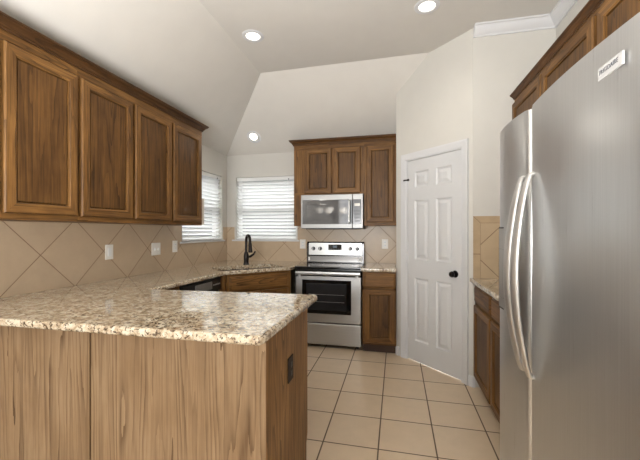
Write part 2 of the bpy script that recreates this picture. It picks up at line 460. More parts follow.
# ------------------------------------------------------------------ windows and blinds
def window(name, loc, rz, w, h, label_blind, cords_left):
    """local x along the wall (0..w), local +y outwards, z up from the sill"""
    r = empty(name, loc, rz, kind='structure')
    f = MB(); t = .035
    f.box(0, t, .085, .13, 0, h, .003).box(w - t, w, .085, .13, 0, h, .003).box(t, w - t, .085, .13, 0, t, .003).box(t, w - t, .085, .13, h - t, h, .003)
    f.build('window_frame', M['vinyl'], r, local=True)
    MB().box(t, w - t, .08, .125, h * .5 - .02, h * .5 + .02, .003).build('meeting_rail', M['vinyl'], r, local=True)
    MB().box(t, w - t, .104, .108, t, h - t).build('glass_pane', M['glass'], r, local=True)
    MB().box(-.05, w + .04, -.024, .085, -.02, 0, .004).build('window_sill', M['trim'], r, local=True)
    m = world_matrix(r)
    p = m @ Vector((0, .035, 0))
    b = empty('window_blind', p, rz, *label_blind)
    g = .008
    MB().box(g, w - g, -.022, .026, h - .05, h - .002, .004).build('headrail', M['vinyl'], b, local=True)
    s = MB(); n = 17; pitch = (h - .075) / n; a = R(40)
    for i in range(n):
        zc = h - .062 - pitch * (i + .5) + .005
        prev = None
        for k in range(5):
            u = (k / 4 - .5) * .05; bow = .003 * (1 - (2 * u / .05) ** 2)
            y = u * math.cos(a) + bow * math.sin(a); z = zc - u * math.sin(a) + bow * math.cos(a)
            q = [s.bm.verts.new((x, y + dy, z + dz)) for x in (g + .003, w - g - .003) for dy, dz in ((0, 0), (.0012, -.0024))]
            if prev:
                s.bm.faces.new((prev[0], prev[2], q[2], q[0])); s.bm.faces.new((prev[1], q[1], q[3], prev[3]))
                s.bm.faces.new((prev[0], q[0], q[1], prev[1])); s.bm.faces.new((prev[2], prev[3], q[3], q[2]))
            else: s.bm.faces.new((q[0], q[1], q[3], q[2]))
            prev = q
        s.bm.faces.new((prev[0], prev[2], prev[3], prev[1]))
    s.build('slats', M['slat'], b, local=True)
    MB().box(g, w - g, -.02, .02, .004, .022, .004).build('bottom_rail', M['vinyl'], b, local=True)
    for x in (.13, w - .13):
        MB().tube([(x, -.021, h - .05), (x, -.021, .02)], .0016, 6).build('ladder_cord', M['vinyl'], b, local=True)
    x = .085
    MB().tube([(x, -.03, h - .055), (x, -.032, h * .35)], .004, 8).build('tilt_wand', M['vinyl'], b, local=True)
    MB().box(w - .115, w - .105, -.03, -.024, h - .05, h - .03, .002).build('cord_clip', M['black_matte'], b, local=True)
    return r
window('window_1', (XL, WY0, WZ0), 90, WY1 - WY0, WZ1 - WZ0, ('white slatted window blind on the left wall, partly behind the wall cabinets', 'blind'), False)
window('window_2', (BX0, YB, WZ0), 0, BX1 - BX0, WZ1 - WZ0, ('white slatted window blind on the far wall behind the faucet', 'blind'), False)

# ------------------------------------------------------------------ pantry door
d = empty('door_1', (D0, .012, 0), 0, kind='structure'); d.parent = wa
# keep the door top-level: place it in world space instead
d.parent = None
m = world_matrix(wa) @ Vector((D0, .004, 0)); d.location = m; d.rotation_euler = (0, 0, R(-45))
DW = D1 - D0
def six_panel(w, h, t=.036):
    b = MB(); bm = b.bm
    st = .095; mid = .085
    pw = (w - 2 * st - mid) / 2
    cols = [(st, st + pw), (st + pw + mid, w - st)]
    rows = [(.215, .84), (1.02, 1.61), (1.735, 1.895)]
    xs = [0, cols[0][0], cols[0][1], cols[1][0], cols[1][1], w]
    zs = [.012, *[v for r_ in rows for v in r_], h]
    y = 0.0
    for i in range(5):
        for j in range(7):
            if i in (1, 3) and j in (1, 3, 5):
                x0, x1, z0, z1 = xs[i], xs[i + 1], zs[j], zs[j + 1]
                prev = None
                for ins, dy in ((0, 0), (.012, .010), (.022, .011), (.05, .002)):
                    q = [bm.verts.new(p) for p in ((x0 + ins, y + dy, z0 + ins), (x1 - ins, y + dy, z0 + ins), (x1 - ins, y + dy, z1 - ins), (x0 + ins, y + dy, z1 - ins))]
                    if prev:
                        for k in range(4): bm.faces.new((prev[k], prev[(k + 1) % 4], q[(k + 1) % 4], q[k]))
                    prev = q
                bm.faces.new(prev)
            else:
                b.poly([(xs[i], y, zs[j]), (xs[i + 1], y, zs[j]), (xs[i + 1], y, zs[j + 1]), (xs[i], y, zs[j + 1])])
    b.poly([(0, t, .012), (w, t, .012), (w, t, h), (0, t, h)])
    for p in (((w, 0), (w, t)), ((0, t), (0, 0))):
        b.poly([(p[0][0], p[0][1], .012), (p[1][0], p[1][1], .012), (p[1][0], p[1][1], h), (p[0][0], p[0][1], h)])
    b.poly([(0, 0, h), (w, 0, h), (w, t, h), (0, t, h)]); b.poly([(0, 0, .012), (0, t, .012), (w, t, .012), (w, 0, .012)])
    bmesh.ops.remove_doubles(bm, verts=bm.verts, dist=.0002)
    return b
gap = .004
pd = six_panel(DW - 2 * gap - .02, 2.012)
bmesh.ops.translate(pd.bm, verts=pd.bm.verts, vec=(gap + .01, 0, 0))
leaf = pd.build('door_leaf', M['door_paint'], d, local=True, smooth=False)
kx = DW - .075
kn = MB().lathe([(0, .066), (.014, .066), (.024, .058), (.028, .046), (.024, .034), (.012, .026), (.010, .012), (.012, .006)], (kx, 0, .925), (0, -1, 0)).build('door_knob', M['knob_black'], d, local=True)
MB().lathe([(0, .008), (.026, .008), (.032, .003), (.032, 0), (0, 0)], (kx, 0, .925), (0, -1, 0)).build('rosette', M['knob_black'], kn, local=True)
for z in (.27, 1.03, 1.78):
    MB().tube([(.008, -.006, z - .045), (.008, -.006, z + .045)], .006, 8).box(.008, .034, -.003, .001, z - .045, z + .045, .0008).build('hinge', M['trim'], d, local=True)
fl = MB().box(-.022, .012, -.026, -.018, 1.815, 1.829, .002).box(.018, .046, -.022, -.006, 1.812, 1.832, .005).box(.008, .022, -.022, -.002, 1.818, 1.826, .001)
fl.build('flip_latch', M['black_matte'], d, local=True)
# jamb and casing
cs = empty('trim_door_casing', (D0, 0, 0), kind='structure')
cs.location = world_matrix(wa) @ Vector((D0, 0, 0)); cs.rotation_euler = (0, 0, R(-45))
j = MB(); j.box(-.001, .010, -.002, .1, 0, DZ).box(DW - .010, DW + .001, -.002, .1, 0, DZ).box(.01, DW - .01, -.002, .1, DZ - .014, DZ + .001)
j.build('door_jamb', M['trim'], cs, local=True)
b = MB(); cw = .060; ofs = -.006
prof = [(0, 0), (cw, 0), (cw, .018), (cw * .82, .018), (cw * .55, .012), (cw * .12, .010), (0, .006)]   # (outwards from the opening, proud of wall)
bm = b.bm
loops = []
path = [((-ofs - .004, 0), (-1, 0)), ((-ofs - .004, DZ - .004), (-1, 1)), ((DW + ofs + .004, DZ - .004), (1, 1)), ((DW + ofs + .004, 0), (1, 0))]
for (px, pz), (dx, dz) in path: loops.append([bm.verts.new((px + dx * o, -h_, pz + dz * o)) for o, h_ in prof])
for p, q in zip(loops, loops[1:]):
    for k in range(len(prof)): bm.faces.new((p[k], p[(k + 1) % len(prof)], q[(k + 1) % len(prof)], q[k]))
bm.faces.new(loops[0]); bm.faces.new(loops[-1])
b.build('door_casing', M['trim'], cs, local=True)

# ------------------------------------------------------------------ cabinets
def door_frame(x0, x1, z0, z1, t=.023, sw=.051):
    b = MB(); bm = b.bm; prev = None
    for k, (ins, y) in enumerate(((0, -.0005), (0, -t + .007), (.006, -t), (sw, -t), (sw + .003, -t + .004), (sw + .008, -t + .006), (sw + .009, -.0015))):
        q = [bm.verts.new(p) for p in ((x0 + ins, y, z0 + ins), (x1 - ins, y, z0 + ins), (x1 - ins, y, z1 - ins), (x0 + ins, y, z1 - ins))]
        if prev:
            for e in range(4):
                f = bm.faces.new((prev[e], prev[(e + 1) % 4], q[(e + 1) % 4], q[e])); f.material_index = 1 if e in (0, 2) else 0
        prev = q
    return b
def add_door(root, x0, x1, z0, z1, sw=.051, t=.023):
    dr = door_frame(x0, x1, z0, z1, t, sw).build('door', [M['oak_v'], M['oak_h']], root, local=True)
    i = sw + .0145
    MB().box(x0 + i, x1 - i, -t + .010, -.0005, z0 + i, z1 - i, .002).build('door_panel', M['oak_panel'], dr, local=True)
    return dr
def add_drawer(root, x0, x1, z0, z1, t=.02):
    b = MB(); bm = b.bm; prev = None
    for ins, y in ((0, -.0005), (0, -t + .010), (.006, -t + .006), (.014, -t + .004), (.016, -t)):
        q = [bm.verts.new(p) for p in ((x0 + ins, y, z0 + ins), (x1 - ins, y, z0 + ins), (x1 - ins, y, z1 - ins), (x0 + ins, y, z1 - ins))]
        if prev:
            for e in range(4): bm.faces.new((prev[e], prev[(e + 1) % 4], q[(e + 1) % 4], q[e]))
        prev = q
    bm.faces.new(prev)
    return b.build('drawer_front', M['oak_h'], root, local=True)
def cabinet(name, loc, rz, w, z0, z1, depth, doors, drawers=(), toe=0, label='', cat='cabinet', group=None, ff=.02, carc=None):
    """local: x along the front, front of face frame at y=0, back at y=depth; z measured from the root"""
    r = empty(name, loc, rz, label, cat, group)
    MB().box(0, w, ff, depth, z0 + toe, carc or z1).build('carcass', M['oak_v'], r, local=True)
    f = MB()
    allr = list(doors) + list(drawers)
    zt = max(q[3] for q in allr); zb = min(q[2] for q in allr)
    f.box(0, w, 0, ff, zt - .012, z1, .001, 1); f.box(0, w, 0, ff, z0 + toe, zb + .012, .001, 1)
    xs = sorted({(q[0], q[1]) for q in allr})
    edges = [0] + [v for q in xs for v in q] + [w]
    for k in range(0, len(edges), 2):
        a, bb_ = edges[k], edges[k + 1]
        f.box(max(0, a - .012), min(w, bb_ + .012), .0005, ff - .0005, zb + .012, zt - .012, 0, 0)
    if drawers:
        f.box(0, w, .0005, ff - .0005, max(q[3] for q in doors) - .012, min(q[2] for q in drawers) + .012, 0, 1)
    f.build('face_frame', [M['oak_v'], M['oak_h']], r, local=True)
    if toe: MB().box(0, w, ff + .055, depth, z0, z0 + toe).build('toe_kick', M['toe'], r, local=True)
    for q in doors: add_door(r, *q)
    for q in drawers: add_drawer(r, *q)
    return r

# left wall run, facing +x: local x runs along world +y
ZU0, ZU1 = 1.362, 2.350
DL = -1.95 - (XL + TS)
UG = 'oak wall cabinets on the left wall'
def left_upper(y0, y1, doors, label):
    return cabinet('upper_cabinet', (-1.95, y0, ZU0), 90, y1 - y0, 0, ZU1 - ZU0, DL - .001, [(a - y0, b_ - y0, 1.395 - ZU0, 2.268 - ZU0) for a, b_ in doors], label=label, cat='cabinet', group=UG, carc=2.332 - ZU0)
left_upper(.846, 1.7172, [(.875, 1.275), (1.302, 1.704)], 'dark oak wall cabinet nearest the camera on the left wall, partly out of view')
left_upper(1.7178, 2.6147, [(1.731, 2.153), (2.181, 2.601)], 'two-door dark oak wall cabinet above the white rocker switch on the left')
left_upper(2.6153, 3.10, [(2.629, 3.064)], 'single-door dark oak wall cabinet beside the left window')
crown = [(0, 0), (.010, 0), (.010, .010), (.016, .013), (.020, .024), (.034, .037), (.044, .042), (.044, .048), (.050, .050), (.050, .060), (0, .060)]
def crown_z(z): return [(o, z + h_) for o, h_ in crown]
o = MB().sweep([(-1.95, .846), (-1.95, 3.10), (-2.182, 3.10)], [(a + .0008, z) for a, z in crown_z(2.326)], side=1).build('crown_moulding', M['oak_crown_dark'])
tag(o, 'dark oak crown moulding along the top of the left wall cabinets', 'moulding')
pl = empty('mounting_box', (-1.98, 3.1005, 1.368), 0, 'narrow beige box fixed to the end of the left wall cabinets beside the blind', 'box')
MB().box(-2.03, -1.951, 3.1005, 3.15, 1.368, 1.642, .006).build('box_body', M['beige_plastic'], pl)
MB().box(-2.022, -1.959, 3.15, 3.157, 1.376, 1.634, .003).build('cover', M['beige_plastic'], pl)

# far wall run, facing -y
YF = 3.88
cabinet('upper_cabinet', (-1.203, YF, 1.735), 0, .841, 0, 2.350 - 1.735, YB - YF - .001,
        [(-1.066 + 1.203, -.737 + 1.203, .012, .545), (-.717 + 1.203, -.402 + 1.203, .012, .545)],
        carc=2.332 - 1.735, label='short two-door oak cabinet directly above the microwave', group='oak wall cabinets on the far wall')
cabinet('upper_cabinet', (-.3617, YF, 1.366), 0, .3597, 0, 2.350 - 1.366, YB - YF - TS - .001,
        [(.028, .334, .040, .914)], carc=2.332 - 1.366, label='tall narrow oak wall cabinet right of the microwave', group='oak wall cabinets on the far wall')
o = MB().box(-1.203, -1.102, YF, YB - TS - .001, 1.366, 1.7345, .001).build('filler_panel', M['oak_v'])
tag(o, 'narrow oak filler panel on the left side of the microwave', 'cabinet panel')
o = MB().sweep([(-1.203, 4.118), (-1.203, YF), (-.0025, YF)], [(a + .0008, z) for a, z in crown_z(2.328)], side=1).build('crown_moulding', M['oak_crown_x'])
tag(o, 'oak crown moulding on top of the cabinets above the microwave', 'moulding')
cabinet('base_cabinet', (-.352, 3.60, 0), 0, .350, 0, .876, YB - 3.60 - TS - .001, [(.020, .336, .120, .690)], [(.020, .336, .706, .856)], .10,
        label='narrow oak base cabinet with one drawer, right of the stainless range')

# right wall run, facing -x: local x runs along world -y
cabinet('upper_cabinet', (.94, 3.024, 1.366), -90, 3.024 - 1.8462, 0, 2.372 - 1.366, XR - .94 - .001,
        [(.012, .556, .034, .968), (.574, 1.162, .034, .968)], label='two-door oak wall cabinet in the right corner, partly hidden by the refrigerator', group='oak wall cabinets on the right wall')
cabinet('upper_cabinet', (.94, 1.8455, 1.80), -90, .945, 0, .572, XR - .94 - .001,
        [(.016, .456, .030, .534), (.484, .929, .030, .534)], label='oak wall cabinet above the refrigerator at the top right edge', group='oak wall cabinets on the right wall')
o = MB().sweep([(.94, 3.0235), (.94, .90)], [(a * .7 + .0008, 2.371 + (z - 2.352) * .68) for a, z in crown_z(2.352)], side=1).build('crown_moulding', M['oak_crown'])
tag(o, 'oak crown moulding along the cabinets above the refrigerator', 'moulding')
cabinet('base_cabinet', (.64, 3.015, 0), -90, 1.235, 0, .876, XR - .64 - .001,
        [(.045, .520, .115, .700), (.548, 1.20, .115, .700)], [(.045, .520, .722, .858), (.548, 1.20, .722, .858)], .10,
        label='oak base cabinet in the right corner between pantry door and refrigerator')

# sink corner: face runs along the diagonal
P0, P1 = Vector((-1.61, 2.955)), Vector((-1.088, 3.53))
dg = (P1 - P0).normalized(); nn = Vector((-dg.y, dg.x))          # nn points to the room corner
ang = math.degrees(math.atan2(dg.y, dg.x)); LD = (P1 - P0).length
q0 = P0 + nn * .034 + dg * .03
r = empty('sink_cabinet', (q0.x, q0.y, 0), ang, 'oak sink cabinet set diagonally in the corner under the faucet', 'cabinet')
wS = LD - .06
MB().box(0, wS, .0205, .029, .10, .876).build('carcass', M['oak_v'], r, local=True)
f = MB(); f.box(0, wS, 0, .02, .846, .876, .001, 1).box(0, wS, 0, .02, .10, .14, .001, 1).box(0, .035, .0005, .0195, .14, .846).box(wS - .05, wS, .0005, .0195, .14, .846).box(.035, wS - .05, .0005, .0195, .685, .715, 0, 1)
f.build('face_frame', [M['oak_v'], M['oak_h']], r, local=True)
MB().box(-1.668, -1.618, 2.945, 2.985, .10, .876).build('side_stile', M['oak_v'], r)
add_drawer(r, .026, wS - .04, .706, .852)
add_door(r, .026, wS / 2 - .01, .125, .690); add_door(r, wS / 2 + .004, wS - .04, .125, .690)
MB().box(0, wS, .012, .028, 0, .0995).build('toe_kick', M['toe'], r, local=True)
# left run: blank base next to the peninsula, then the dishwasher
o = empty('base_cabinet', (-1.665, 2.03, 0), 90, 'dark oak base cabinet strip between the dishwasher and the peninsula', 'cabinet')
MB().box(0, .306, .02, .58, .10, .876).build('carcass', M['oak_v'], o, local=True)
MB().box(0, .306, 0, .02, .10, .876, .002).build('face_frame', M['oak_v'], o, local=True)
MB().box(0, .306, .075, .58, 0, .10).build('toe_kick', M['toe'], o, local=True)
dw = empty('dishwasher', (-1.655, 2.340, 0), 90, 'black dishwasher under the left countertop', 'dishwasher')
MB().box(0, .60, .03, .575, .09, .866).build('tub', M['black_matte'], dw, local=True)
MB().box(.003, .597, 0, .03, .11, .735, .006).build('door', M['black'], dw, local=True)
cpn = MB().box(.003, .597, -.012, .03, .742, .862, .008).build('control_panel', M['black_matte'], dw, local=True)
MB().box(.17, .43, -.020, -.011, .775, .845, .004).build('handle', M['steel'], cpn, local=True)
for k in range(5):
    MB().box(.455 + k * .026, .473 + k * .026, -.0145, -.0115, .80, .812, .001).build('button', M['steel'], cpn, local=True)
MB().box(.01, .59, .05, .5, 0, .088).build('toe_kick', M['black_matte'], dw, local=True)

# peninsula
pe = empty('peninsula_cabinet', (-1.35, 1.6, 0), 0, 'honey oak peninsula cabinet under the granite top in the foreground', 'cabinet')
F0 = Vector((XL + TS + .002, 1.236)); F1 = Vector((-.504, 1.252)); E1 = Vector((-.500, 1.90))
fd = (F1 - F0).normalized(); fn = Vector((fd.y, -fd.x))          # fn towards the camera
seam = F0.lerp(F1, (-1.342 - F0.x) / (F1.x - F0.x))
def fpan(a, b, name, mat, th=.012):
    pts = [a, b, b - fn * th, a - fn * th]
    MB().prism([(p.x, p.y) for p in pts], .0, .876, .0015).build(name, mat, pe)
fpan(F0, seam - fd * .005, 'back_panel', M['pine'])
fpan(seam + fd * .005, F1 - fd * .030, 'back_panel', M['pine'])
fpan(F1 - fd * .0292, F1 - fd * .0005, 'corner_post', M['pine'], .03)
MB().prism([(F0.x, F0.y + .015), (F1.x - .02, F1.y + .015), (-.52, 1.84), (-1.64, 1.84), (-1.64, 2.02), (F0.x, 2.02)], .10, .872).build('carcass', M['pine_end'], pe)
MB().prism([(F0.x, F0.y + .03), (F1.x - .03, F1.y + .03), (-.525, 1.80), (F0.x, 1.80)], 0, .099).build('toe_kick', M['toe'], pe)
ep = MB()
bm = ep.bm
yz = [(F1.y + .0006, 0), (1.845, 0), (1.845, .10), (1.868, .145), (1.868, .876), (F1.y + .0006, .876)]
a = [bm.verts.new((F1.x - .0165 if y < 1.4 else -.5165, y, z)) for y, z in yz]; b_ = [bm.verts.new((-.5035 if y < 1.4 else -.4985, y, z)) for y, z in yz]
bm.faces.new(a); bm.faces.new(list(reversed(b_)))
for i in range(6): bm.faces.new((a[i], b_[i], b_[(i + 1) % 6], a[(i + 1) % 6]))
ep.build('end_panel', M['pine_end'], pe)

# ------------------------------------------------------------------ worktops
def rrect(c, ax, ay, hx, hy, r, n=5):
    pts = []
    for sx, sy, a0 in ((1, 1, 0), (-1, 1, 90), (-1, -1, 180), (1, -1, 270)):
        for k in range(n + 1):
            a = R(a0 + 90 * k / n)
            pts.append(c + ax * (sx * (hx - r) + r * math.cos(a)) + ay * (sy * (hy - r) + r * math.sin(a)))
    return pts
sc_ = P0 + dg * .335 + nn * .26                                 # sink centre
SHX, SHY = .365, .195
hole = rrect(sc_, dg, nn, SHX, SHY, .06)
top = [(XL + TS + .0005, 1.136), (-.515, 1.150), (-.490, 1.156), (-.479, 1.178), (-.468, 1.985), (-.480, 2.005), (-.50, 2.008), (-1.622, 1.95), (P0.x, P0.y), (-1.121, P0.y + dg.y * (-1.121 - P0.x) / dg.x), (-1.121, YB - TS - .0005), (XL + TS + .0005, YB - TS - .0005)]
o = MB().prism(top, .877, .914, .012, 0, 3, hole=[(p.x, p.y) for p in hole]).build('countertop', M['granite'], slab=True)
tag(o, 'speckled cream granite worktop with the sink, covering the peninsula in the foreground', 'countertop')
o = MB().prism([(-.365, 3.555), (-.0015, 3.555), (-.0015, YB - TS - .0005), (-.365, YB - TS - .0005)], .877, .914, .010, 0, 3).build('countertop', M['granite'], slab=True)
tag(o, 'small granite worktop right of the stainless range', 'countertop')
o = MB().prism([(.598, 1.775), (.598, 3.0155), (XR - .0005, 3.0155), (XR - .0005, 1.775)], .877, .914, .010, 0, 3).build('countertop', M['granite'], slab=True)
tag(o, 'granite worktop in the right corner beside the refrigerator', 'countertop')

# ------------------------------------------------------------------ sink and faucet
sk = empty('kitchen_sink', (sc_.x, sc_.y, .70), ang, 'dark double-bowl sink sunk in the corner of the granite worktop', 'sink')
for cx in (-.185, .185):
    b = MB(); bm = b.bm; prev = None
    for hx, hy, r_, z in ((.178, SHY + .004, .06, .1765), (.178, SHY - .004, .05, .172), (.170, SHY - .012, .05, .03), (.140, SHY - .035, .04, .008), (.04, .04, .02, .004)):
        pts = rrect(Vector((cx, 0)), Vector((1, 0)), Vector((0, 1)), hx, hy, r_)
        q = [bm.verts.new((p.x, p.y, z)) for p in pts]
        if prev:
            for k in range(len(q)): bm.faces.new((prev[k], prev[(k + 1) % len(q)], q[(k + 1) % len(q)], q[k]))
        prev = q
    bm.faces.new(prev)
    bs = b.build('basin', M['sink'], sk, local=True)
    MB().lathe([(0, .009), (.018, .009), (.02, .012), (.036, .012), (.04, .006), (0, .006)], (cx, 0, 0)).build('drain', M['chrome'], bs, local=True)
fx, fy = -1.735, 3.69
fa = empty('faucet', (fx, fy, .9145), ang - 90, 'dark bronze pull-down faucet behind the corner sink', 'faucet')   # local +x points to the room
MB().lathe([(0, 0), (.036, 0), (.036, .006), (.029, .012), (.028, .03), (.031, .06), (.032, .095), (.026, .125), (.020, .145), (0, .145)]).build('body', M['bronze'], fa, local=True)
pts = [(0, 0, .13), (0, 0, .24)] + [(.055 - .055 * math.cos(R(a)), 0, .275 + .065 * math.sin(R(a))) for a in range(0, 181, 18)] + [(.112, 0, .245)]
MB().tube(pts, .016, 12).build('spout', M['bronze'], fa, local=True)
MB().tube([(.112, 0, .255), (.114, 0, .23), (.118, 0, .19), (.124, 0, .15), (.125, 0, .142)], [.017, .020, .022, .026, .021], 14).build('spray_head', M['bronze'], fa, local=True)
MB().tube([(0, .018, .085), (.004, .05, .088), (.02, .085, .115), (.035, .10, .15)], [.018, .017, .012, .009], 10).build('lever', M['bronze'], fa, local=True)

# ------------------------------------------------------------------ range
X0, X1, FR = -1.112, -.372, 3.645
rg = empty('electric_range', ((X0 + X1) / 2, 3.9, 0), 0, 'stainless steel electric range with black glass cooktop between the oak base cabinets', 'stove')
MB().box(X0 + .004, X1 - .004, FR + .045, 4.16, .03, .885).build('body', M['black'], rg)
for x in (X0 + .05, X1 - .05):
    for y in (FR + .10, 4.10): MB().lathe([(0, 0), (.018, 0), (.018, .031), (0, .031)], (x, y, 0)).build('foot', M['black_matte'], rg)
MB().box(X0, X1, FR, FR + .042, .045, .275, .006).build('storage_drawer', M['steel'], rg)
od = MB().box(X0, X1, FR, FR + .042, .288, .800, .006).build('oven_door', M['steel'], rg)
MB().box(-1.035, -.480, FR - .003, FR + .01, .385, .762, .004).build('window', M['black_glass'], od)
MB().box(-.985, -.530, FR - .0042, FR, .425, .722, .003).build('window_screen', M['oven_glass'], od)
for z in (.52, .60): MB().tube([(-.96, FR - .005, z), (-.555, FR - .005, z)], .002, 6).build('rack', M['steel'], od)
h = MB().box(X0 + .002, X1 - .002, FR - .034, FR - .012, .818, .856, .008)
h.box(X0 + .03, X0 + .06, FR - .014, FR + .012, .78, .85, .003).box(X1 - .06, X1 - .03, FR - .014, FR + .012, .78, .85, .003)
h.build('handle', M['steel'], od)
MB().box(X0, X1, FR - .002, FR + .045, .802, .872, .003).build('vent_strip', M['black'], rg)
ck = MB().box(X0 - .004, X1 + .004, FR - .022, 4.10, .886, .912, .005).build('cooktop', M['black_glass'], rg)
ringm = M['dial']
for x, y, r_ in ((-.93, 3.79, .105), (-.56, 3.79, .08), (-.93, 3.99, .075), (-.56, 3.99, .095)):
    MB().lathe([(r_ - .003, .9122), (r_ - .003, .9127), (r_, .9127), (r_, .9122)], (x, y, 0), n=40).build('burner_ring', ringm, ck)
bg_ = MB(); bm = bg_.bm
def yz_ext(mb, pts, xa, xb, bev=0):
    bm = mb.bm; n = len(pts)
    a = [bm.verts.new((xa, p[0], p[1])) for p in pts]; b2 = [bm.verts.new((xb, p[0], p[1])) for p in pts]
    bm.faces.new(a); bm.faces.new(list(reversed(b2)))
    for i in range(n): bm.faces.new((a[i], b2[i], b2[(i + 1) % n], a[(i + 1) % n]))
    return mb
yz_ext(bg_, [(4.095, .905), (4.185, .905), (4.185, 1.172), (4.115, 1.172), (4.095, 1.150), (4.088, 1.005), (4.10, 1.0)], X0 + .012, X1 - .012)
bgo = bg_.build('backguard', M['black'], rg)
yz_ext(MB(), [(4.084, 1.010), (4.10, 1.010), (4.10, 1.158), (4.0905, 1.158)], X0 + .040, X1 - .040).build('control_panel', M['steel'], bgo)
yz_ext(MB(), [(4.0885, .925), (4.10, .925), (4.10, .992), (4.0885, .992)], X0 + .026, X1 - .026).build('vent_panel', M['steel_dark'], bgo)
MB().box(-.822, -.655, 4.0825, 4.09, 1.070, 1.140, .003).build('display', M['black_glass'], bgo)
MB().box(-.765, -.712, 4.0812, 4.083, 1.100, 1.128, .0005).build('clock', M['display'], bgo)
for k in range(6):
    MB().box(-.812 + k * .026 + (.0 if k < 3 else .004), -.796 + k * .026 + (.0 if k < 3 else .004), 4.0812, 4.083, 1.078, 1.088, .0005).build('button', M['micro_panel'], bgo)
for x in (-1.012, -.926, -.549, -.463):
    k_ = MB().lathe([(.024, 0), (.024, .006), (.019, .010), (.017, .028), (.015, .031), (0, .031)], (x, 4.086, 1.088), (0, -1, -.04)).build('knob', M['dial'], bgo)
    MB().box(x - .003, x + .003, 4.052, 4.058, 1.072, 1.106, .001).build('pointer', M['steel'], k_)
MB().lathe([(0, .0015), (.026, .0015), (.026, 0), (0, 0)], (-.428, 4.0883, .958), (0, -1, 0), n=28).build('sticker', M['sticker'], bgo)
MB().lathe([(.008, .0022), (.013, .0022), (.013, .0014), (.008, .0014)], (-.428, 4.0883, .958), (0, -1, 0), n=24).build('sticker_print', M['ink'], bgo)
MB().box(-1.078, -1.058, 4.0868, 4.0887, .940, .980, .0004).build('sticker', M['sticker'], bgo)

# ------------------------------------------------------------------ microwave
MX0, MX1, MZ0, MZ1, MF = -1.100, -.3675, 1.332, 1.7335, 3.822
mw = empty('microwave_oven', ((MX0 + MX1) / 2, 4.0, MZ0), 0, 'stainless over-the-range microwave under the short oak cabinet', 'microwave')
MB().box(MX0 + .003, MX1 - .003, MF + .03, YB - TS - .002, MZ0, MZ1).build('case', M['black_matte'], mw)
SP = -.489
dr = MB().box(MX0, SP - .001, MF, MF + .03, MZ0 + .004, MZ1 - .004, .005).build('door', M['steel_micro'], mw)
MB().box(-1.082, -.492, MF - .002, MF + .005, 1.385, 1.668, .003).build('window', M['micro_glass'], dr)
MB().box(-1.035, -.565, MF - .0028, MF, 1.425, 1.620, .003).build('window_screen', M['micro_glass'], dr)
hb = MB().tube([(-.522, MF - .004, 1.655), (-.522, MF - .034, 1.645), (-.522, MF - .038, 1.53), (-.522, MF - .034, 1.41), (-.522, MF - .004, 1.40)], .011, 10)
hb.build('handle', M['handle'], dr)
cpn = MB().box(SP + .001, MX1, MF, MF + .03, MZ0 + .004, MZ1 - .004, .005).build('control_side', M['steel_micro'], mw)
MB().box(SP + .006, MX1 - .020, MF - .002, MF + .005, 1.385, 1.668, .003).build('keypad', M['micro_panel'], cpn)
MB().box(SP + .022, MX1 - .036, MF - .003, MF, 1.590, 1.622, .001).build('display', M['plate'], cpn)
for i in range(4):
    for j in range(3):
        MB().box(SP + .022 + j * .022, SP + .038 + j * .022, MF - .0028, MF, 1.41 + i * .038, 1.43 + i * .038, .001).build('button', M['dial'], cpn)
MB().box(MX0 + .05, MX1 - .05, MF + .05, 4.10, MZ0 - .006, MZ0 - .0005).build('vent_grille', M['black_matte'], mw)

# ------------------------------------------------------------------ refrigerator
RF = .487
FZ0, FZ1 = .075, 1.762
fr = empty('refrigerator', (.86, 1.27, 0), 0, 'tall stainless side-by-side refrigerator filling the right edge', 'refrigerator')
MB().box(RF + .075, XR - .035, .815, 1.735, .03, 1.74, .004).build('body', M['steel_dark'], fr)
MB().box(RF + .05, XR - .1, .83, 1.72, 0, .029).build('base_grille', M['black_matte'], fr)
def fdoor(y0, y1, name):
    n = 22; pts = []
    for k in range(n + 1):
        t = k / n; y = y0 + (y1 - y0) * t; e = min(y - y0, y1 - y); rr_ = .022
        x = RF - .016 * (1 - (2 * t - 1) ** 2)
        if e < rr_: x += rr_ - math.sqrt(max(0, rr_ ** 2 - (rr_ - e) ** 2))
        pts.append((x, y))
    for e in (.002, .006, .012):
        pts += [(RF - .016 * (1 - (2 * (q - y0) / (y1 - y0) - 1) ** 2) + .022 - math.sqrt(.022 ** 2 - (.022 - e) ** 2), q) for q in (y0 + e, y1 - e)]
    pts.sort(key=lambda p: p[1])
    pts += [(RF + .07, y1), (RF + .07, y0)]
    return MB().prism(pts, FZ0, FZ1, .004).build(name, M['steel_fridge'], fr)
d1 = fdoor(1.402, 1.748, 'freezer_door'); d2 = fdoor(.800, 1.396, 'fridge_door')
def bow_handle(y, par):
    N = 24; pts = []
    for k in range(N + 1):
        t = k / N; z = .775 + (1.505 - .775) * t
        pts.append((RF - .016 - .050 * math.sin(math.pi * t) ** .8, y, z))
    pts = [(RF + .0, y, .770)] + pts + [(RF + .0, y, 1.510)]
    r_ = [.017] + [.018 + .008 * math.sin(math.pi * k / N) for k in range(N + 1)] + [.017]
    MB().tube(pts, r_, 14, flat=.5, up=(1, 0, 0)).build('handle', M['handle'], par)
bow_handle(1.434, d1); bow_handle(1.362, d2)
